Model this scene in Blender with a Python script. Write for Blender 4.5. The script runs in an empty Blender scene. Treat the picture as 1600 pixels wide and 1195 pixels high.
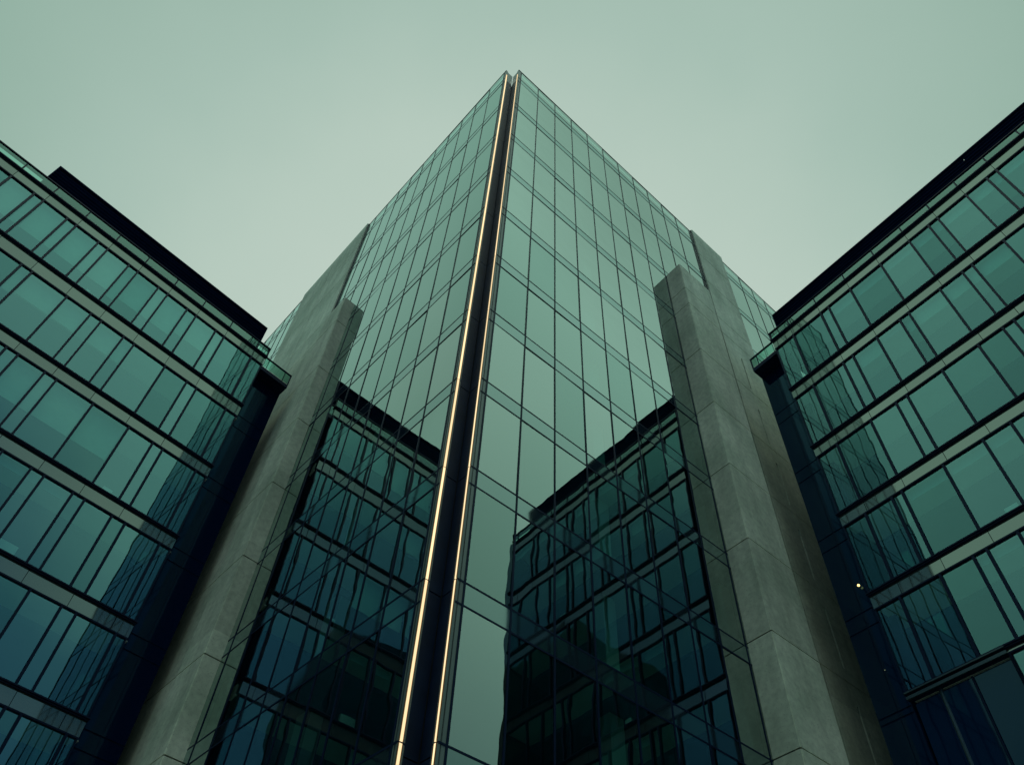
import bpy, math, random
from mathutils import Vector, Matrix
random.seed(11)
R = math.radians
sc = bpy.context.scene

# ------------------------------------------------------------------ camera
EL, RO, FPX, CYP = R(48.06), R(3.409), 1260.0, 771.853
EYE = Vector((0, 0, 1.6))
cd = bpy.data.cameras.new('camera'); cam = bpy.data.objects.new('camera', cd)
sc.collection.objects.link(cam); sc.camera = cam
_r = Vector((1, 0, 0)); _f = Vector((0, math.cos(EL), math.sin(EL))); _u = _r.cross(_f)
_r2 = _r*math.cos(RO) + _u*math.sin(RO); _u2 = _u*math.cos(RO) - _r*math.sin(RO)
m = Matrix((( _r2.x, _u2.x, -_f.x, 0), (_r2.y, _u2.y, -_f.y, 0), (_r2.z, _u2.z, -_f.z, 0), (0, 0, 0, 1)))
cam.matrix_world = Matrix.Translation(EYE) @ m
cd.sensor_fit = 'HORIZONTAL'; cd.sensor_width = 36.0
cd.lens = 36.0*FPX/1600.0; cd.shift_y = (CYP-597.5)/1600.0
cd.clip_start = 0.1; cd.clip_end = 3000

# ------------------------------------------------------------------ world, sun, exposure
W = bpy.data.worlds.new('World'); sc.world = W; W.use_nodes = True
nt = W.node_tree; nt.nodes.clear()
def N(t, **k):
    n = nt.nodes.new(t)
    for a, b in k.items(): setattr(n, a, b)
    return n
SUN_EL, SUN_AZ = R(72), R(178)      # soft sun added behind the viewer to brighten the concrete
GL_EL, GL_AZ = R(47), R(0)           # the palest part of the overcast, low over the tower
geo = N('ShaderNodeTexCoord')
dotn = N('ShaderNodeVectorMath', operation='DOT_PRODUCT')
dotn.inputs[1].default_value = (math.sin(GL_AZ)*math.cos(GL_EL), math.cos(GL_AZ)*math.cos(GL_EL), math.sin(GL_EL))
nt.links.new(geo.outputs['Generated'], dotn.inputs[0])
mr = N('ShaderNodeMapRange'); mr.inputs[1].default_value = -1; mr.inputs[2].default_value = 1
nt.links.new(dotn.outputs['Value'], mr.inputs[0])
nz = N('ShaderNodeTexNoise'); nz.inputs['Scale'].default_value = 2.6; nz.inputs['Detail'].default_value = 5
nt.links.new(geo.outputs['Generated'], nz.inputs['Vector'])
ma = N('ShaderNodeMath', operation='MULTIPLY_ADD'); ma.inputs[1].default_value = 0.060
nt.links.new(nz.outputs['Fac'], ma.inputs[0])
sb = N('ShaderNodeMath', operation='SUBTRACT'); sb.inputs[1].default_value = 0.030
nt.links.new(mr.outputs[0], sb.inputs[0]); nt.links.new(sb.outputs[0], ma.inputs[2])
cr = N('ShaderNodeValToRGB'); el = cr.color_ramp.elements
stops = [(0.0, (.07, .14, .24)), (.45, (.09, .19, .31)), (.52, (.15, .29, .35)), (.575, (.40, .60, .52)), (.67, (.48, .74, .60)), (.80, (.44, .68, .56)), (.852, (.275, .43, .35)),
         (.92, (.385, .53, .455)), (.958, (.48, .605, .525)), (1.0, (.55, .65, .575))]
el[0].position = stops[0][0]; el[0].color = (*stops[0][1], 1)
el[1].position = stops[-1][0]; el[1].color = (*stops[-1][1], 1)
for p, c_ in stops[1:-1]:
    e = el.new(p); e.color = (*c_, 1)
nt.links.new(ma.outputs[0], cr.inputs[0])
sky = N('ShaderNodeTexSky', sky_type='NISHITA', sun_disc=False)
sky.sun_elevation = SUN_EL; sky.sun_rotation = SUN_AZ; sky.air_density = 2.0; sky.dust_density = 6.0
bg1 = N('ShaderNodeBackground'); bg1.inputs[1].default_value = 0.05
bg2 = N('ShaderNodeBackground'); bg2.inputs[1].default_value = 1.0
mx = N('ShaderNodeMixShader'); mx.inputs[0].default_value = 0.97
ow = N('ShaderNodeOutputWorld')
sx = N('ShaderNodeSeparateXYZ'); nt.links.new(geo.outputs['Generated'], sx.inputs[0])
hz = N('ShaderNodeMapRange'); hz.inputs[1].default_value = .22; hz.inputs[2].default_value = .82; nt.links.new(sx.outputs['Z'], hz.inputs[0])
hm = N('ShaderNodeMix', data_type='RGBA'); hm.inputs[6].default_value = (.46, .64, .65, 1); hm.inputs[7].default_value = (1, 1, 1, 1)
nt.links.new(hz.outputs[0], hm.inputs[0])
hv = N('ShaderNodeMix', data_type='RGBA', blend_type='MULTIPLY'); hv.inputs[0].default_value = 1.0
nt.links.new(cr.outputs[0], hv.inputs[6]); nt.links.new(hm.outputs[2], hv.inputs[7])
nt.links.new(sky.outputs[0], bg1.inputs[0]); nt.links.new(hv.outputs[2], bg2.inputs[0])
nt.links.new(bg1.outputs[0], mx.inputs[1]); nt.links.new(bg2.outputs[0], mx.inputs[2]); nt.links.new(mx.outputs[0], ow.inputs[0])

sd = bpy.data.lights.new('sun', 'SUN'); sd.energy = .5; sd.angle = R(26); sd.color = (.86, 1.0, .84)
sun = bpy.data.objects.new('sun', sd); sc.collection.objects.link(sun)
sun.rotation_euler = Vector((math.sin(SUN_AZ)*math.cos(SUN_EL), math.cos(SUN_AZ)*math.cos(SUN_EL), math.sin(SUN_EL))).to_track_quat('Z', 'Y').to_euler()
sc.view_settings.view_transform = 'Standard'; sc.view_settings.look = 'None'
sc.view_settings.exposure = 0; sc.view_settings.gamma = 1
sc.render.engine = 'CYCLES'
sc.cycles.use_denoising = True
sc.cycles.max_bounces = 10; sc.cycles.glossy_bounces = 6; sc.cycles.transparent_max_bounces = 14
sc.cycles.diffuse_bounces = 3; sc.cycles.caustics_reflective = False; sc.cycles.caustics_refractive = False

# ------------------------------------------------------------------ materials
def mat(name):
    mt = bpy.data.materials.new(name); mt.use_nodes = True
    t = mt.node_tree; t.nodes.clear()
    o = t.nodes.new('ShaderNodeOutputMaterial')
    return mt, t, o
def principled(name, col, rough=.6, metal=0., noise=0., nscale=3., spec=.5, bump=0., bscale=8.):
    mt, t, o = mat(name)
    p = t.nodes.new('ShaderNodeBsdfPrincipled'); t.links.new(p.outputs[0], o.inputs[0])
    p.inputs['Roughness'].default_value = rough; p.inputs['Metallic'].default_value = metal
    p.inputs['Specular IOR Level'].default_value = spec
    p.inputs['Base Color'].default_value = (*col, 1)
    tc = t.nodes.new('ShaderNodeTexCoord')
    if noise:
        n = t.nodes.new('ShaderNodeTexNoise'); n.inputs['Scale'].default_value = nscale; n.inputs['Detail'].default_value = 5
        t.links.new(tc.outputs['Object'], n.inputs['Vector'])
        r_ = t.nodes.new('ShaderNodeValToRGB')
        r_.color_ramp.elements[0].position = .3; r_.color_ramp.elements[1].position = .72
        r_.color_ramp.elements[0].color = (*[c*(1-noise) for c in col], 1); r_.color_ramp.elements[1].color = (*[c*(1+noise) for c in col], 1)
        t.links.new(n.outputs['Fac'], r_.inputs[0]); t.links.new(r_.outputs[0], p.inputs['Base Color'])
    if bump:
        n = t.nodes.new('ShaderNodeTexNoise'); n.inputs['Scale'].default_value = bscale; n.inputs['Detail'].default_value = 4
        t.links.new(tc.outputs['Object'], n.inputs['Vector'])
        b = t.nodes.new('ShaderNodeBump'); b.inputs['Strength'].default_value = bump; b.inputs['Distance'].default_value = .02
        t.links.new(n.outputs['Fac'], b.inputs['Height']); t.links.new(b.outputs[0], p.inputs['Normal'])
    return mt
def glassy(name, refl, f0, under, opaque=False, warp=.03, wscale=.9, lean=None, power=4.0):
    """coated glazing: a mirror-like coat over either clear tinted glass or an opaque backing"""
    mt, t, o = mat(name)
    g = t.nodes.new('ShaderNodeBsdfGlossy'); g.inputs['Color'].default_value = (*refl, 1); g.inputs['Roughness'].default_value = 0.0 if not opaque else .04
    b = t.nodes.new('ShaderNodeBsdfDiffuse' if opaque else 'ShaderNodeBsdfTransparent'); b.inputs['Color'].default_value = (*under, 1)
    lw = t.nodes.new('ShaderNodeLayerWeight'); lw.inputs['Blend'].default_value = .5
    pw = t.nodes.new('ShaderNodeMath'); pw.operation = 'POWER'; pw.inputs[1].default_value = power
    t.links.new(lw.outputs['Facing'], pw.inputs[0])
    mr_ = t.nodes.new('ShaderNodeMapRange'); mr_.inputs[3].default_value = f0; mr_.inputs[4].default_value = 1.0
    t.links.new(pw.outputs[0], mr_.inputs[0])
    mx_ = t.nodes.new('ShaderNodeMixShader'); t.links.new(mr_.outputs[0], mx_.inputs[0])
    t.links.new(b.outputs[0], mx_.inputs[1]); t.links.new(g.outputs[0], mx_.inputs[2]); t.links.new(mx_.outputs[0], o.inputs[0])
    tc = t.nodes.new('ShaderNodeTexCoord'); n = t.nodes.new('ShaderNodeTexNoise')
    n.inputs['Scale'].default_value = wscale; n.inputs['Detail'].default_value = 1.0
    t.links.new(tc.outputs['Object'], n.inputs['Vector'])
    bp = t.nodes.new('ShaderNodeBump'); bp.inputs['Strength'].default_value = 1.0; bp.inputs['Distance'].default_value = warp
    t.links.new(n.outputs['Fac'], bp.inputs['Height']); t.links.new(bp.outputs[0], g.inputs['Normal'])
    if lean:        # glazing hung very slightly out of line with the wall
        ge = t.nodes.new('ShaderNodeNewGeometry'); ad = t.nodes.new('ShaderNodeVectorMath'); ad.operation = 'ADD'; ad.inputs[1].default_value = lean
        nm = t.nodes.new('ShaderNodeVectorMath'); nm.operation = 'NORMALIZE'
        t.links.new(ge.outputs['Normal'], ad.inputs[0]); t.links.new(ad.outputs[0], nm.inputs[0]); t.links.new(nm.outputs[0], bp.inputs['Normal'])
    return mt
def emit(name, col, s):
    mt, t, o = mat(name); e = t.nodes.new('ShaderNodeEmission'); e.inputs[0].default_value = (*col, 1); e.inputs[1].default_value = s
    t.links.new(e.outputs[0], o.inputs[0]); return mt
def concrete():
    mt, t, o = mat('concrete')
    p = t.nodes.new('ShaderNodeBsdfPrincipled'); t.links.new(p.outputs[0], o.inputs[0]); p.inputs['Roughness'].default_value = .85
    tc = t.nodes.new('ShaderNodeTexCoord')
    def noise(s, d, stretch=(1, 1, 1)):
        mp = t.nodes.new('ShaderNodeMapping'); mp.inputs['Scale'].default_value = stretch
        t.links.new(tc.outputs['Object'], mp.inputs[0])
        n = t.nodes.new('ShaderNodeTexNoise'); n.inputs['Scale'].default_value = s; n.inputs['Detail'].default_value = d
        t.links.new(mp.outputs[0], n.inputs['Vector']); return n
    a = noise(.45, 6); b = noise(5, 8); s = noise(1.6, 3, (1, 1, .12)); pit = noise(26, 2)
    r1 = t.nodes.new('ShaderNodeValToRGB'); r1.color_ramp.elements[0].position = .32; r1.color_ramp.elements[1].position = .68
    r1.color_ramp.elements[0].color = (.58, .64, .49, 1); r1.color_ramp.elements[1].color = (.82, .84, .67, 1)
    t.links.new(a.outputs['Fac'], r1.inputs[0])
    def mul(src, n, lo, hi, p0, p1):
        mr_ = t.nodes.new('ShaderNodeMapRange'); mr_.inputs[1].default_value = p0; mr_.inputs[2].default_value = p1
        mr_.inputs[3].default_value = lo; mr_.inputs[4].default_value = hi; t.links.new(n.outputs[0], mr_.inputs[0])
        v = t.nodes.new('ShaderNodeVectorMath'); v.operation = 'SCALE'
        t.links.new(src, v.inputs[0]); t.links.new(mr_.outputs[0], v.inputs['Scale']); return v.outputs[0]
    c1 = mul(r1.outputs[0], b, .86, 1.12, .3, .7); c2 = mul(c1, s, .88, 1.05, .35, .6); c3 = mul(c2, pit, .62, 1.0, .29, .37)
    sp = t.nodes.new('ShaderNodeSeparateXYZ'); t.links.new(tc.outputs['Object'], sp.inputs[0])
    m1 = t.nodes.new('ShaderNodeMath'); m1.operation = 'MULTIPLY_ADD'; m1.inputs[1].default_value = 1/4.08; m1.inputs[2].default_value = -.38
    m2 = t.nodes.new('ShaderNodeMath'); m2.operation = 'FLOOR'; wn = t.nodes.new('ShaderNodeTexWhiteNoise'); wn.noise_dimensions = '1D'
    t.links.new(sp.outputs['Z'], m1.inputs[0]); t.links.new(m1.outputs[0], m2.inputs[0]); t.links.new(m2.outputs[0], wn.inputs['W'])
    c3 = mul(c3, wn, .86, 1.08, 0., 1.)
    t.links.new(c3, p.inputs['Base Color'])
    bp = t.nodes.new('ShaderNodeBump'); bp.inputs['Strength'].default_value = .4; bp.inputs['Distance'].default_value = .012
    t.links.new(b.outputs['Fac'], bp.inputs['Height']); t.links.new(bp.outputs[0], p.inputs['Normal'])
    return mt
M = dict(
    concrete=concrete(),
    joint=principled('joint_backing', (.03, .04, .04), .9),  # dark backing seen in the gaps between panels
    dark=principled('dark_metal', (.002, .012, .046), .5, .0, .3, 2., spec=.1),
    sill=principled('black_aluminium', (.0025, .013, .044), .5, spec=.12),
    navy=glassy('dark_recess_glazing', (.25, .48, .62), .07, (.002, .010, .042), True, warp=.003),
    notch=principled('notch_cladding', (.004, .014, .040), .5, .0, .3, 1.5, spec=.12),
    louvre=principled('louvre_metal', (.0025, .016, .066), .8, .0, spec=.02),
    rail=principled('steel_rail', (.05, .085, .10), .35, .4),
    tglass=[glassy('tower_glass_a', (.77, .95, .90), .17, (.30, .62, .54), warp=.0022, power=1.9),
            glassy('tower_glass_b', (.81, .95, .91), .21, (.30, .62, .54), warp=.0034, power=1.8),
            glassy('tower_glass_c', (.71, .93, .88), .14, (.30, .62, .54), warp=.0024, power=2.0)],
    tsp=[glassy('tower_spandrel_glass', (.68, .87, .84), .15, (.018, .034, .045), True, warp=.0018, power=1.9)],
    pglass=[glassy('parapet_glass', (.60, .90, .80), .22, (.38, .72, .60), warp=.0015)],
    fin=principled('fin_panel', (.17, .21, .19), .35, .0, .15, 1.2),
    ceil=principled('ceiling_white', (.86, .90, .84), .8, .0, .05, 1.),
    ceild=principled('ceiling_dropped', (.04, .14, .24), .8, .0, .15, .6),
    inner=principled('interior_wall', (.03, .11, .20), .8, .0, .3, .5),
    floor=principled('floor_carpet', (.50, .56, .50), .9),
    blind=principled('roller_blind', (.52, .66, .54), .9, .0, .06, 2.),
    paper=principled('pale_board', (.75, .85, .76), .7),
    led=[emit('warm_strip_light', (1.0, .76, .42), k) for k in (1.18, 1.28, 1.4)],
    glow_trim=principled('orange_glow_trim', (.35, .14, .05), .4, .6),  # the strips' orange glow border, put into a trim colour
    lamp=emit('warm_lamp', (1.0, .74, .25), 2.6),
    lampdim=emit('faint_lamp', (.7, .85, .5), .25),
    paving=principled('paving', (.16, .19, .20), .8, .0, .2, .6),
    roof=principled('roof_felt', (.04, .045, .045), .9),
    brick=principled('dark_block_wall', (.006, .014, .060), .8, .0, .3, 1.),
)

def wing_glass(side, lean):
    k_ = -.08 if side == 'R' else .0
    M['wglass'+side] = [glassy('wing_glass_a', (.45, .89, .90), .28+k_, (.62, .97, .90), warp=.0026, wscale=.7, lean=lean),
                        glassy('wing_glass_b', (.47, .89, .89), .31+k_, (.62, .97, .90), warp=.0034, wscale=.7, lean=lean),
                        glassy('wing_glass_c', (.43, .88, .88), .25+k_, (.55, .92, .88), warp=.0030, wscale=.8, lean=lean)]
    M['wsp'+side] = [glassy('wing_spandrel_glass', (.62, .70, .63), .34, (.075, .085, .07), True, warp=.0018, lean=lean),
                     glassy('wing_spandrel_glass_b', (.62, .70, .63), .31, (.09, .10, .085), True, warp=.0018, lean=lean)]

# ------------------------------------------------------------------ mesh helpers
class MB:
    def __init__(s): s.v = []; s.f = []
    def quad(s, pts):
        b = len(s.v); s.v += [tuple(p) for p in pts]; s.f.append(tuple(range(b, b+len(pts))))
    def box8(s, P):     # P: 8 corners, bottom 0-3, top 4-7
        b = len(s.v); s.v += [tuple(p) for p in P]
        for f in ((0, 3, 2, 1), (4, 5, 6, 7), (0, 1, 5, 4), (1, 2, 6, 5), (2, 3, 7, 6), (3, 0, 4, 7)): s.f.append(tuple(b+i for i in f))
    def build(s, name, mt, parent=None, **props):
        base = parent.matrix_basis.translation if parent else Vector((0, 0, 0))
        if parent and parent.parent: base = base + parent.parent.matrix_basis.translation
        me = bpy.data.meshes.new(name)
        me.from_pydata([(x-base.x, y-base.y, z-base.z) for x, y, z in s.v], [], s.f)
        mt = random.choice(mt) if isinstance(mt, list) else mt
        me.materials.append(mt); me.update()
        import bmesh
        bm = bmesh.new(); bm.from_mesh(me); bmesh.ops.recalc_face_normals(bm, faces=bm.faces); bm.to_mesh(me); bm.free()
        o = bpy.data.objects.new(name, me); sc.collection.objects.link(o)
        if parent: o.parent = parent
        for k, v in props.items(): o[k] = v
        return o
def thing(name, label, cat, loc, group=None):
    o = bpy.data.objects.new(name, None); sc.collection.objects.link(o); o.location = loc
    o.empty_display_size = .5; o['label'] = label; o['category'] = cat
    if group: o['group'] = group
    return o
class Frame:
    """a vertical plane: origin O, direction u along it, outward normal n"""
    def __init__(s, O, u, n): s.O = Vector(O); s.u = Vector(u); s.n = Vector(n)
    def p(s, t, z, o=0.):
        q = s.O + s.u*t + s.n*o; return Vector((q.x, q.y, z))
    def box(s, mb, t0, t1, z0, z1, o0, o1):
        mb.box8([s.p(t0, z0, o0), s.p(t1, z0, o0), s.p(t1, z0, o1), s.p(t0, z0, o1), s.p(t0, z1, o0), s.p(t1, z1, o0), s.p(t1, z1, o1), s.p(t0, z1, o1)])
    def pane(s, mb, t0, t1, z0, z1, o=0., tilt=0.):
        j = [o + random.uniform(-tilt, tilt) for _ in range(3)]
        j.append(j[0]+j[2]-j[1])
        mb.quad([s.p(t0, z0, j[0]), s.p(t1, z0, j[1]), s.p(t1, z1, j[2]), s.p(t0, z1, j[3])])
def obox(fr, name, mt, parent, *a, **props):
    mb = MB(); fr.box(mb, *a); return mb.build(name, mt, parent, **props)
Minv = cam.matrix_world.inverted()
def pix(P):
    v = Minv @ P
    if v.z > -.1: return None
    return (800+FPX*v.x/-v.z, CYP-FPX*v.y/-v.z)
def area(fr, t0, t1, z0, z1):
    q = [pix(fr.p(t, z)) for t, z in ((t0, z0), (t1, z0), (t1, z1), (t0, z1))]
    if any(a is None for a in q): return 0
    q = [(min(max(x, -5), 1605), min(max(y, -5), 1200)) for x, y in q]
    return abs(sum(q[i][0]*q[(i+1) % 4][1]-q[(i+1) % 4][0]*q[i][1] for i in range(4)))/2
def dirv(a): a = R(a); return Vector((math.sin(a), math.cos(a)))
def ranked(fr, rects, name, mt, parent, o=0., tilt=0., cap=95, thick=None):
    """every rect (t0,t1,z0,z1[,oL,oR]) its own part; what is out of frame or past the cap in ONE part"""
    rects = sorted(rects, key=lambda r: -area(fr, *r[:4]))
    rest = MB()
    for i, r_ in enumerate(rects):
        own = i < cap and area(fr, *r_[:4]) > 60
        mb = MB() if own else rest
        if thick: fr.box(mb, r_[0], r_[1], r_[2], r_[3], thick[0], thick[1])
        elif len(r_) > 4:
            mb.quad([fr.p(r_[0], r_[2], r_[4]), fr.p(r_[1], r_[2], r_[5]), fr.p(r_[1], r_[3], r_[5]), fr.p(r_[0], r_[3], r_[4])])
        else: fr.pane(mb, *r_[:4], o, tilt)
        if own: mb.build(name, mt, parent)
    if rest.f: rest.build(name, mt, parent, kind='stuff')

# ------------------------------------------------------------------ ground
g = MB(); g.quad([(-900, -900, 0), (900, -900, 0), (900, 900, 0), (-900, 900, 0)])
gr = g.build('ground', M['paving']); gr['kind'] = 'structure'
pz = MB(); pz.box8([(-45, -25, 0.004), (45, -25, 0.004), (45, 45, 0.004), (-45, 45, 0.004), (-45, -25, .03), (45, -25, .03), (45, 45, .03), (-45, 45, .03)])
pl = pz.build('pavement', principled('stone_pavement', (.20, .21, .20), .75, .0, .25, .8)); pl['kind'] = 'structure'

# ------------------------------------------------------------------ glass tower
K = Vector((-1.51809065, 13.24430268)); A = .507
uR, uL = dirv(52.339), dirv(-41.6)
nR = Vector((uR.y, -uR.x)); nL = Vector((-uL.y, uL.x))
TR = Frame(K, uR, nR); TL = Frame(K, uL, nL)
IN = K + uR*A + uL*A
tower = thing('glass_tower', 'tall glazed corner tower with two warm light strips up its notched edge', 'tower', (K.x, K.y, 0))
ZT = [1.55, 5.62, 9.67, 13.76, 17.70, 21.80, 25.94, 30.05, 34.50, 39.12, 43.58, 48.59, 53.5]   # tops of the floor bands
ZB = [z-.66 for z in ZT]; ROOF = 55.0
def mull(first, step, last):
    o = [first]
    while o[-1]+step < last: o.append(o[-1]+step)
    return o
mR = mull(.725, 1.365, 16.0); mL = mull(.68, 1.27, 14.2)
mR2 = [19.12, 20.95, 22.4, 23.8, 25.3, 26.8, 28.3, 29.8]; mL2 = [22.0, 23.3, 24.6, 25.9, 27.2, 28.5, 29.8]
for fr, ml, m2, tend, side in ((TR, mR, mR2, 15.95, 'R'), (TL, mL, mL2, 14.2, 'L')):
    cols = list(zip(ml, ml[1:]+[tend])) + list(zip(m2, m2[1:]))
    tilts = {}
    panes, spans = [], []
    levels = list(zip(ZT[:-1], ZB[1:])) + [(ZT[-1], ROOF)]
    for ci, (a, b) in enumerate(cols):
        if b-a < .2: continue
        for (z0, z1) in levels:
            panes.append((a+.02, b-.02, z0+.02, z1-.02))
        for z0, z1 in zip(ZB, ZT): spans.append((a+.015, b-.015, z0+.015, z1-.015))
    ranked(fr, panes, 'window_pane', M['tglass'], tower, 0., .006, cap=56 if side == 'R' else 40)
    ranked(fr, spans, 'spandrel_panel', M['tsp'], tower, 0.004, .0012, cap=50)
    # joints between the panes: slim dark mullions and transoms
    for tt in ml:
        mb = MB(); fr.box(mb, tt-.026, tt+.026, .05, ROOF, -.09, .018); mb.build('mullion', M['sill'], tower)
    for tt in m2:
        mb = MB(); fr.box(mb, tt-.02, tt+.02, 30, ROOF, -.09, .018); mb.build('mullion', M['sill'], tower)
    for z in sorted(ZT+ZB):
        mb = MB()
        fr.box(mb, A+.02, tend, z-.026, z+.026, -.07, .012); mb.build('transom', M['sill'], tower)
        if z > 34:
            mb = MB(); fr.box(mb, m2[0], m2[-1], z-.022, z+.022, -.07, .012); mb.build('transom', M['sill'], tower)
    for a, b in ((A, tend), (m2[0], m2[-1])):
        mb = MB(); fr.box(mb, a, b, ROOF, ROOF+.05, -.12, .02); mb.build('coping', M['sill'], tower)
        mb = MB(); fr.box(mb, a+.1, b, ZT[-1]-.1, ROOF-.02, -.5, -.2); mb.build('parapet_wall', M['inner'], tower)
    # narrow opaque fin panel between the light strip and the first pane
    for z0, z1 in zip([0.05]+ZT, ZT+[ROOF]):
        mb = MB(); fr.box(mb, A, ml[0]-.022, z0+.024, z1-.024, -.16, 0.0); mb.build('fin_panel', M['fin'], tower)
    # light strip on the end of the fin, broken at every floor
    strip = Frame(fr.p(A, 0).xy, (uL if side == 'R' else uR), -(uR if side == 'R' else uL))
    for z0, z1 in zip([0.3]+ZT, ZT+[54.2]):
        mb = MB(); strip.box(mb, .022, .022+(.054 if side == 'R' else .066), z0+.02, z1-.02, .0, .014); mb.build('light_strip', M['led'], tower)
        mb = MB(); strip.box(mb, .002, .020, z0+.02, z1-.02, .0, .016)  # trim pair added for the orange glow along the strip's edges
        w_ = .022+(.054 if side == 'R' else .066); strip.box(mb, w_+.002, w_+.018, z0+.02, z1-.02, .0, .016); mb.build('strip_glow_edge', M['glow_trim'], tower)
# the notch: two dark cladding walls meeting in a re-entrant corner
for side, fr, u in (('R', TR, uL), ('L', TL, uR)):
    w = Frame(fr.p(A, 0).xy, u, -(uR if side == 'R' else uL))
    zs = [0.05] + [z-.25 for z in ZT[:-1]] + [53.2]
    for z0, z1 in zip(zs, zs[1:]):
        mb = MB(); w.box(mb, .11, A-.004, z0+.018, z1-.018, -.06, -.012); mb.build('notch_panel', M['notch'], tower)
    mb = MB(); w.box(mb, 0, A+.15, 0.05, 53.2, -.10, -.065); mb.build('notch_backing', M['joint'], tower)
    mb = MB(); w.box(mb, .10, A-.01, 53.25, ROOF-.05, -.04, -.02); mb.build('notch_glass', M['fin'], tower)
# floors, ceilings and cores inside
def poly_slab(mb, pts, z0, z1):
    b = len(mb.v); n = len(pts)
    mb.v += [(x, y, z0) for x, y in pts] + [(x, y, z1) for x, y in pts]
    mb.f.append(tuple(b+i for i in reversed(range(n)))); mb.f.append(tuple(b+n+i for i in range(n)))
    for i in range(n): mb.f.append((b+i, b+(i+1) % n, b+n+(i+1) % n, b+n+i))
inset = .14
def P2(tR, tL): return K + uR*tR + uL*tL
slabpts = [P2(A+.2, inset), P2(29.5, inset), P2(29.5, 29.5), P2(inset, 29.5), P2(inset, A+.2), P2(A+.2, A+.2)]
for z0, z1 in zip(ZB, ZT):
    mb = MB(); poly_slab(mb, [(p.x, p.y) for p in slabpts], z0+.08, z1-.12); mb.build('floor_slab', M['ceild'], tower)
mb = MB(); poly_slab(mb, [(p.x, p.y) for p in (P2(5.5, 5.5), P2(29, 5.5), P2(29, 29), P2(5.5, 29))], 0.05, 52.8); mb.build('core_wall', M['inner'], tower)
for tt in (6.3, 12.4):
    for fr in (TR, TL):
        mb = MB(); fr.box(mb, tt-.25, tt+.25, .05, 52.8, -1.3, -.8); mb.build('column', M['ceil'], tower)

# concrete piers and walls: separate cast panels over a dark backing so that the joints are real gaps
def wall(fr, ts, zs, o0, o1, holes=()):
    mb = MB(); gp = .024
    for t0, t1 in zip(ts, ts[1:]):
        for z0, z1 in zip(zs, zs[1:]):
            hh = [h for h in holes if h[0] > t0 and h[1] < t1 and h[3] > z0 and h[2] < z1]
            tcut = sorted({t0+gp, t1-gp} | {h[0] for h in hh} | {h[1] for h in hh})
            zcut = sorted({z0+gp, z1-gp} | {max(h[2], z0+gp) for h in hh} | {min(h[3], z1-gp) for h in hh})
            for a, b in zip(tcut, tcut[1:]):
                for c, d in zip(zcut, zcut[1:]):
                    if any(h[0] <= a and b <= h[1] and h[2] <= c+1e-6 and d <= h[3]+1e-6 for h in hh): continue
                    fr.box(mb, a, b, c, d, o0, o1)
    return mb
lev = [.05, 1.6, 5.65, 9.72, 13.8, 17.88, 21.98, 26.07, 30.2, 34.42, 38.76, 40.4, 43.1]
# right pier (proud of the glass) and the tall wall behind it
PW = .95
pr = wall(TR, [11.75, 14.23], lev, PW-.2, PW)
pr.build('concrete_pier', M['concrete'], tower)
TRs = Frame(TR.p(11.75, 0).xy, -nR, -uR)      # the pier's left-hand side
mb = wall(TRs, [-PW+.001, .02], lev, -.2, 0.0); mb.build('concrete_pier_side', M['concrete'], tower)
obox(TR, 'pier_core', M['joint'], tower, 11.775, 14.20, .05, 43.07, -.02, PW-.21)
ratio = 1.0795
blv = [.05] + [1.6+(z-1.6)*ratio for z in lev[2:-1]]
blv = [z for z in blv if z < 44.5] + [47.85, 51.6, 55.25]
sl = [(17.0, 40.9), (17.14, 36.2), (17.26, 31.6), (17.40, 27.3), (17.62, 22.9), (17.95, 18.2)]
ratio2 = 1.0
slitR = [(17.22+.085*i, 17.35+.085*i, zt-2.9, zt) for i, zt in enumerate((40.3, 35.6, 31.4, 27.0, 22.7, 18.2, 13.9))]
mb = wall(TR, [15.96, 19.08], blv, -.2, .12, slitR)
mb.build('concrete_wall', M['concrete'], tower)
mb = wall(TR, [19.08, 23., 29.5], [z for z in blv if z < 35], -.2, .12); mb.build('concrete_wall', M['concrete'], tower)
obox(TR, 'concrete_wall_core', M['joint'], tower, 15.98, 19.07, .05, 55.2, -.6, -.21)
obox(TR, 'concrete_wall_core', M['joint'], tower, 19.08, 29.4, .05, 33.0, -.6, -.23)
obox(TR, 'concrete_wall_edge', M['sill'], tower, 15.93, 15.957, .05, 55.2, -.2, .05)
for h in slitR: obox(TR, 'slot_dark_fill', M['sill'], tower, h[0]+.002, h[1]-.002, h[2], h[3], -.19, .05)  # dark box fills each slit, its shade put into the colour
# left pier and wall
PL_ = .60
levL = [.05, 1.3, 5.2, 9.3, 13.35, 16.9, 21.2, 25.2, 29.4, 33.5, 37.75, 40.15]
mb = wall(TL, [11.28, 13.1], levL, PL_-.2, PL_); mb.build('concrete_pier', M['concrete'], tower)
TLs = Frame(TL.p(11.28, 0).xy, -nL, -uL)
mb = wall(TLs, [-PL_+.001, .02], levL, -.2, 0.0); mb.build('concrete_pier_side', M['concrete'], tower)
obox(TL, 'pier_core', M['joint'], tower, 11.31, 13.07, .05, 40.1, -.02, PL_-.21)
blvL = [.05] + [1.6+(z-1.6)*1.065 for z in levL[2:-1]] + [42.4, 47.9, 51.6, 55.2]
slitL = [(14.36+.02*i, 14.47+.02*i, zt-2.9, zt) for i, zt in enumerate((36.1, 31.7, 27.8, 23.9, 19.65, 15.6))]
mb = wall(TL, [14.22, 18.1, 21.95], blvL, -.2, .12, slitL); mb.build('concrete_wall', M['concrete'], tower)
for h in slitL: obox(TL, 'slot_dark_fill', M['sill'], tower, h[0]+.002, h[1]-.002, h[2], h[3], -.19, .05)  # same dark fill in place of the slits' shade
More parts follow.
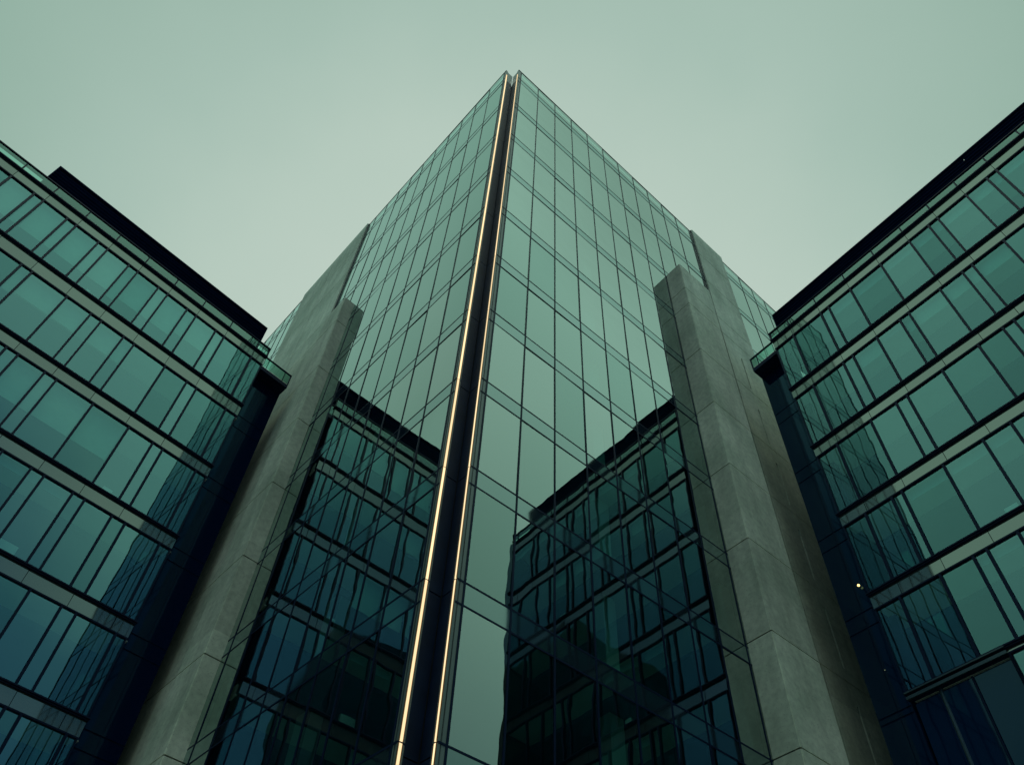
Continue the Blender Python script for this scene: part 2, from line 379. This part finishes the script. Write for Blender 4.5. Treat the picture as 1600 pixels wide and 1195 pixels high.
mb = wall(TL, [21.95, 29.5], [z for z in blvL if z < 34], -.2, .12); mb.build('concrete_wall', M['concrete'], tower)
obox(TL, 'concrete_wall_core', M['joint'], tower, 14.24, 21.93, .05, 55.1, -.6, -.21)
obox(TL, 'concrete_wall_core', M['joint'], tower, 21.95, 29.4, .05, 33, -.6, -.23)
obox(TL, 'concrete_wall_edge', M['sill'], tower, 14.185, 14.217, .05, 55.15, -.2, .05)

# ------------------------------------------------------------------ dark block across the courtyard, behind the viewer (seen in reflections)
back = thing('dark_building', 'tall dark building across the courtyard, seen only mirrored in the tower glass', 'building', (6.3, -40, 0))
BF = Frame((6.3, -40), (-.83, -.558), (-.558, .83))
BF.box(_m := MB(), 0, 18.7, .05, 72, -18, 0); _m.build('wall', M['brick'], back)
BF.box(_m := MB(), 18.72, 34, .05, 61, -18, -2); _m.build('wall', M['brick'], back)
for i in range(7):
    for j in range(12):
        BF.box(_m := MB(), .8+i*2.55, 2.7+i*2.55, 8+j*5.2, 11.6+j*5.2, -.1, .06); _m.build('window', M['navy'], back)

# ------------------------------------------------------------------ the two office wings
def wing(fr, side, label, tend, ZT, ZB, PAR, mulls, joints, louv, edge):
    w = thing('office_wing', label, 'office building', (*fr.O, 0))
    depth = 14.0
    panes, spans, mul = [], [], []
    nz_ = len(ZT)
    for k in range(nz_):
        z1 = ZB[k]; z0 = ZT[k+1] if k+1 < nz_ else .05
        ml = list(mulls[k]) if k < len(mulls) else []
        if not ml: ml = [.7]
        rnd = random.Random(k*7+ord(side))
        while ml[-1] < tend-2.2:
            ml.append(ml[-1]+rnd.choice((1.05, 1.05, 1.5)))
            if rnd.random() < .6: ml.append(ml[-1]+.44)
        start = edge
        if side == 'R' and k == 5: start = 3.08; ml = [x for x in ml if x >= 3.05]
        cells = [start]+[x for x in ml if x > start+.1]+[tend]
        for a, b in zip(cells, cells[1:]):
            panes.append((a+.01, b-.01, z0+.03, z1-.03))
        for x in ml: mul.append((x-.040, x+.040, z0+.001, z1-.001))
        if start > edge: mul.append((start-.04, start+.04, z0+.001, z1-.001))
        else: mul.append((edge-.03, edge+.012, z0+.001, z1-.001))
    ranked(fr, panes, 'window_pane', M['wglass'+side], w, -.02, .005, cap=95)
    ranked(fr, mul, 'mullion', M['sill'], w, cap=95, thick=(-.12, .045))
    for k in range(nz_):
        js = sorted(set([edge-.06]+[j for j in joints[k % len(joints)] if j < tend-.3]+[tend]))
        for a, b in zip(js, js[1:]): spans.append((a+.010, b-.010, ZB[k]+.03, ZT[k]-.085))
    ranked(fr, spans, 'spandrel_panel', M['wsp'+side], w, .012, .0015, cap=95)
    for k in range(nz_):
        # sill: a dark shadow gap between two thin ledges on top of the band
        mb = MB(); fr.box(mb, edge-.08, tend, ZT[k]-.075, ZT[k]-.045, -.05, .10); fr.box(mb, edge-.06, tend, ZT[k]-.045, ZT[k]-.02, -.05, .03)
        fr.box(mb, edge-.10, tend, ZT[k]-.02, ZT[k]+.03, -.05, .13); mb.build('window_ledge', M['sill'], w)
        mb = MB(); fr.box(mb, edge-.06, tend, ZB[k]-.03, ZB[k]+.025, -.10, .05); mb.build('transom', M['sill'], w)
        mb = MB(); fr.box(mb, edge+.02, tend, ZB[k]+.06, ZT[k]-.10, -.30, -.03); mb.build('floor_edge', M['sill'], w)
        # interior: pale perimeter ceiling, darker dropped ceiling further in, floor slab
        zc = ZB[k]
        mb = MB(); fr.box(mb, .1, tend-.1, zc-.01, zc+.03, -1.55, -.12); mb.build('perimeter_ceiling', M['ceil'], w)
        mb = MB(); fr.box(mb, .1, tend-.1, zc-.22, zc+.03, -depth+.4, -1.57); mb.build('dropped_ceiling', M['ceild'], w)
        mb = MB(); fr.box(mb, .1, tend-.1, zc+.05, ZT[k]-.12, -depth+.3, -.31); mb.build('floor_slab', M['floor'], w)
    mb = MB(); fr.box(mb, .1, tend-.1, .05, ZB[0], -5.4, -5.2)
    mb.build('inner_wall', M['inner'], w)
    # roller blinds, drawn to the same height along most of a floor
    for k, (drop, f0_, f1_) in louv['blinds'].items():
        z0 = ZT[k+1]; h = ZB[k]-z0; cells = [edge]+list(mulls[k])+[tend]
        rb = random.Random(k*31+ord(side))
        for a, b in zip(cells, cells[1:]):
            if a < f0_ or a > f1_ or b-a > 2.4: continue
            d_ = drop*h*(1 if rb.random() < .8 else rb.choice((.8, 1.15, .3)))
            mb = MB(); fr.box(mb, a+.06, b-.06, ZB[k]-d_, ZB[k]-.02, -.235, -.23)
            fr.box(mb, a+.06, b-.06, ZB[k]-d_-.03, ZB[k]-d_-.002, -.245, -.22); mb.build('roller_blind', M['blind'], w)
    # parapet: glass balustrade with a rail, posts at the panel joints
    par = []
    js = [edge-.06]+[j for j in joints[0] if j < tend-.3]+[tend]
    for a, b in zip(js, js[1:]): par.append((a+.03, b-.03, ZT[0]+.05, PAR-.06))
    ranked(fr, par, 'parapet_glass', M['pglass'], w, .0, .001, cap=60)
    mb = MB()
    for a in js:
        mb = MB(); fr.box(mb, a-.025, a+.025, ZT[0]+.03, PAR-.05, -.07, .02); mb.build('parapet_post', M['sill'], w)
    mb = MB(); fr.box(mb, js[0]-.05, tend, PAR-.05, PAR, -.08, .05); mb.build('parapet_rail', M['sill'], w)
    mb = MB(); fr.box(mb, js[0]-.05, tend, PAR-.05, PAR+.01, -.22, -.10); mb.build('roof_edge_trim', M['rail'], w)
    # roof behind the parapet
    mb = MB(); fr.box(mb, edge, tend, ZT[0]-.3, ZT[0]-.02, -depth, -.31); mb.build('roof', M['roof'], w)
    # recess between wing and tower: dark cladding set back, with bands at the floor lines
    ro, r0, r1 = louv['ro'], louv['r0'], edge-.02
    rz = louv['rz']
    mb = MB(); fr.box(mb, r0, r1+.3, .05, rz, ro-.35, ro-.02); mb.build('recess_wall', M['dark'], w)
    zs = [.05]+sorted([z for k in range(nz_) for z in (ZB[k], ZT[k])])
    zs = [z for z in zs if z < rz-.2]+[rz]
    mb = MB()
    for a, b in ((r0, (r0+r1)/2), ((r0+r1)/2, r1)):
        for c, d in zip(zs, zs[1:]): fr.box(mb, a+.012, b-.012, c+.03, d-.03, ro-.02, ro+.0)
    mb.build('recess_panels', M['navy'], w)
    mb = MB(); fr.box(mb, edge-.04, edge-.005, .05, ZT[0], ro-.3, -.012); mb.build('end_wall', M['dark'], w)
    # glass rail on the recess roof
    gz = rz+.02
    mb = MB(); fr.pane(mb, r0+.06, edge-.1, gz+.06, louv['rail']-.05, -.03); mb.build('terrace_glass', M['pglass'], w)
    mb = MB(); fr.box(mb, r0, edge-.08, louv['rail']-.05, louv['rail'], -.06, .02)
    fr.box(mb, r0, r0+.05, rz, louv['rail']-.05, -.05, .01); fr.box(mb, r0+.35, r0+.38, rz, louv['rail']-.05, -.05, .01)
    mb.build('terrace_rail', M['sill'], w)
    mb = MB(); fr.box(mb, r0, edge-.05, rz-.25, rz, ro-.3, .0); mb.build('recess_cap', M['dark'], w)
    # side and back walls close the block
    mb = MB(); fr.box(mb, tend, tend+.3, .05, ZT[0], -depth, 0); mb.build('gable_wall', M['wsp'+side], w)
    mb = MB(); fr.box(mb, r0, tend, .05, ZT[0]-.31, -depth-.3, -depth); mb.build('back_wall', M['brick'], w)
    mb = MB(); fr.box(mb, r0, r0+.3, .05, rz-.26, -depth, ro-.36); mb.build('side_wall', M['brick'], w)
    # roof plant screen of horizontal louvres
    for (a, b) in louv['parts']:
        mb = MB(); o_ = louv['o']
        z = ZT[0]+.3
        while z < louv['top']-.05:
            mb.quad([fr.p(a, z, o_-.12), fr.p(b, z, o_-.12), fr.p(b, z-.11, o_), fr.p(a, z-.11, o_)])
            fr.box(mb, a, b, z-.14, z-.11, o_-.02, o_)
            z += louv['pitch']
        fr.box(mb, a, b, louv['top']-.07, louv['top'], o_-.22, o_+.02)
        for e_ in (a, b):
            if abs(e_-10.6) > .1: fr.box(mb, e_-.02, e_+.02, ZT[0]-.02, louv['top'], o_-.42, o_+.015)
        sc_ = mb.build('louvre_screen', M['louvre'], w, kind='stuff')
        mb = MB(); fr.box(mb, a+.012, b-.012, ZT[0]-.02, louv['top']-.04, o_-.30, o_-.20); mb.build('screen_backing', M['louvre'], sc_)
        t_ = a+.02
        while t_ < b:
            mp = MB(); fr.box(mp, t_-.04, t_+.04, ZT[0]-.02, louv['top']-.01, o_-.40, o_-.31); mp.build('screen_post', M['dark'], sc_); t_ += 2.9
    mb = MB(); fr.box(mb, louv['parts'][0][0]+.3, louv['parts'][-1][1]-.3, ZT[0]-.02, louv['top']-.5, -9, louv['o']-.5)
    mb.build('plant_room', M['roof'], w)
    return w

uWR = dirv(143.381); OR_ = dirv(31.18)*23.15; nWR = Vector((-.80261972, -.59649107))
uWL = dirv(-133.697); OL_ = dirv(-29.15)*26.2; nWL = Vector((.69084456, -.72300332))
wing_glass('R', tuple(-uWR*math.tan(R(1.15)))+(0.0,)); wing_glass('L', tuple(-uWL*math.tan(R(.4)))+(0.0,))
FR = Frame(OR_, uWR, nWR); FL = Frame(OL_, uWL, nWL)
ZTR = [35.61, 31.56, 27.50, 23.53, 19.69, 15.84, 11.85, 7.85, 3.9]; ZBR = [34.90, 30.86, 26.86, 22.90, 19.05, 15.62, 11.2, 7.2, 3.2]
ZTL = [36.18, 32.00, 27.54, 23.29, 19.03, 15.19, 10.95, 6.75]; ZBL = [35.47, 31.16, 26.85, 22.60, 18.34, 14.51, 10.25, 6.05]
mulR = [[1.03, 2.54, 2.96, 4.11, 5.65, 7.03, 7.93, 8.35, 9.61, 10.50, 10.91], [.99, 2.48, 2.95, 4.08, 5.13, 5.54, 6.89, 7.82, 8.22, 9.47],
        [.95, 2.46, 3.55, 4.0, 5.43, 6.81, 7.71, 8.11], [.93, 1.98, 2.37, 3.92, 5.33, 6.26, 6.70], [.92, 2.32, 3.41, 3.84, 4.80], [3.08], [.95, 2.4, 3.9], [.95, 2.4, 3.9], [1., 2.5]]
mulL = [[.82, 2.38, 2.85, 3.94, 4.43, 5.48, 5.96, 7.03, 7.48, 8.53, 8.98, 10.04, 10.47, 11.56, 11.98, 13.0], [.75, 2.29, 2.78, 3.87, 5.37, 5.87, 6.9, 7.37, 8.44, 9.93, 10.37],
        [.69, 2.24, 2.69, 3.76, 5.30, 6.81, 7.27, 8.32, 8.76], [.65, 2.08, 2.61, 3.68, 4.13, 5.21, 5.68, 6.71], [.58, 2.01, 2.52, 3.59, 5.1, 5.55], [.54, 1.96, 2.44], [.6, 2.0], [.6, 2.0]]
jR = [[1.03, 2.54, 4.11, 5.62, 7.03, 8.35, 9.61, 10.91, 12.3]]
jL = [[.82, 2.38, 3.94, 5.48, 7.03, 8.53, 10.04, 11.56, 13.0, 14.5, 16, 17.5, 19, 20.5]]
right = wing(FR, 'R', 'right-hand office wing in green glass, its recess holding a lit wall lamp', 12.85, ZTR, ZBR, 36.34, mulR, jR,
             dict(ro=-.60, r0=-1.36, rz=34.86, rail=35.66, o=-2.0, top=40.86, pitch=.25, parts=[(-.31, 10.60), (10.601, 13.65)], blinds={0: (.17, 1.2, 12), 1: (.24, 2.9, 12), 3: (.13, 2.2, 9), 4: (.10, 3.2, 9)}), .06)
left = wing(FL, 'L', 'left-hand office wing in green glass, its rooftop louvre stopping short of the far end', 22.0, ZTL, ZBL, 36.98, mulL, jL,
            dict(ro=-.60, r0=-1.42, rz=35.42, rail=36.26, o=-2.0, top=41.22, pitch=.25, parts=[(.30, 12.6)], blinds={0: (.62, 2.3, 20), 1: (.37, 5.3, 20), 2: (.55, 3.7, 20), 3: (.10, 4., 20), 4: (.42, 5., 20)}), .22)
# fifth band of the right wing: open bay with a pale round column
mb = MB()
cx_ = FR.p(.95, 0, -.12)
for i in range(24):
    a0, a1 = i/24*2*math.pi, (i+1)/24*2*math.pi
    mb.quad([(cx_.x+.07*math.cos(a0), cx_.y+.07*math.sin(a0), .05), (cx_.x+.07*math.cos(a1), cx_.y+.07*math.sin(a1), .05),
             (cx_.x+.07*math.cos(a1), cx_.y+.07*math.sin(a1), 15.7), (cx_.x+.07*math.cos(a0), cx_.y+.07*math.sin(a0), 15.7)])
mb.build('column', M['rail'], right)
obox(FR, 'bay_back_wall', M['navy'], right, .1, 3.05, 11.9, 15.48, -1.7, -1.56)
obox(FR, 'window_pane', M['navy'], right, .12, 1.86, 11.95, 15.50, -.08, -.075)
obox(FR, 'window_pane', M['navy'], right, 1.94, 3.03, 11.95, 15.50, -.08, -.075)
obox(FR, 'mullion', M['sill'], right, 1.88, 1.93, 11.95, 15.50, -.14, -.03)
obox(FR, 'bay_rail', M['rail'], right, .0, 3.05, 15.78, 15.82, .12, .16)
obox(FR, 'bay_rail', M['rail'], right, .0, 3.05, 15.60, 15.70, .06, .12)

# ------------------------------------------------------------------ small lamps in the recesses
def lamp(fr, t, z, o, r_, mt, label):
    P = fr.p(t, z, o); th = thing('wall_lamp', label, 'lamp', P)
    import bmesh
    for nm, mm, rr, sz in (('bulb', mt, r_, 1.0), ('back_plate', M['sill'], r_*1.3, .25)):
        bm = bmesh.new(); bmesh.ops.create_uvsphere(bm, u_segments=16, v_segments=10, radius=rr)
        me = bpy.data.meshes.new(nm)
        off = Vector((0, 0, 0)) if nm == 'bulb' else Vector((-fr.n.x*.08, -fr.n.y*.08, 0))
        for v in bm.verts: v.co = Vector((v.co.x, v.co.y, v.co.z*(1 if nm == 'bulb' else 1))) * 1.0 + off*(1 if nm != 'bulb' else 0)
        bm.to_mesh(me); bm.free(); me.materials.append(mm)
        ob = bpy.data.objects.new(nm, me); sc.collection.objects.link(ob); ob.parent = th
        if nm == 'back_plate': ob.scale = (.5, .5, .5); ob.location = (-fr.n.x*.03, -fr.n.y*.03, 0)
lamp(FR, -.41, 20.71, -.50, .045, M['lamp'], 'bright warm lamp in the dark recess of the right wing')
lamp(FR, -.576, 17.28, -.52, .015, M['lampdim'], 'faint lamp low in the dark recess of the right wing')

# ------------------------------------------------------------------ a few things left against the windows
def board(fr, t0, t1, z0, h, o, name, label, cat):
    mb = MB(); fr.box(mb, t0, t1, z0, z0+h, o-.12, o); ob = mb.build(name, M['paper'])
    ob['label'] = label; ob['category'] = cat
board(FL, 7.95, 8.10, 32.06, .55, -.25, 'folder', 'narrow pale folder standing upright at a top-floor window of the left wing', 'folder')
board(FL, 3.00, 3.35, 23.35, .45, -.25, 'cardboard_box', 'small pale box at the foot of a mid-height window, left wing', 'box')
board(FL, 4.55, 5.25, 19.12, .55, -.25, 'cardboard_box', 'large pale box at the foot of a low window, left wing', 'box')
board(FR, 8.55, 9.00, 27.60, .42, -.25, 'cardboard_box', 'pale box at a window foot near the right edge of the right wing', 'box')
board(FR, 4.30, 4.85, 23.62, .28, -.25, 'cardboard_box', 'low long pale box at a window foot of the right wing', 'box')
board(FR, 4.75, 5.15, 19.76, .45, -.25, 'cardboard_box', 'squarish pale box at a window foot in the lower right wing', 'box')
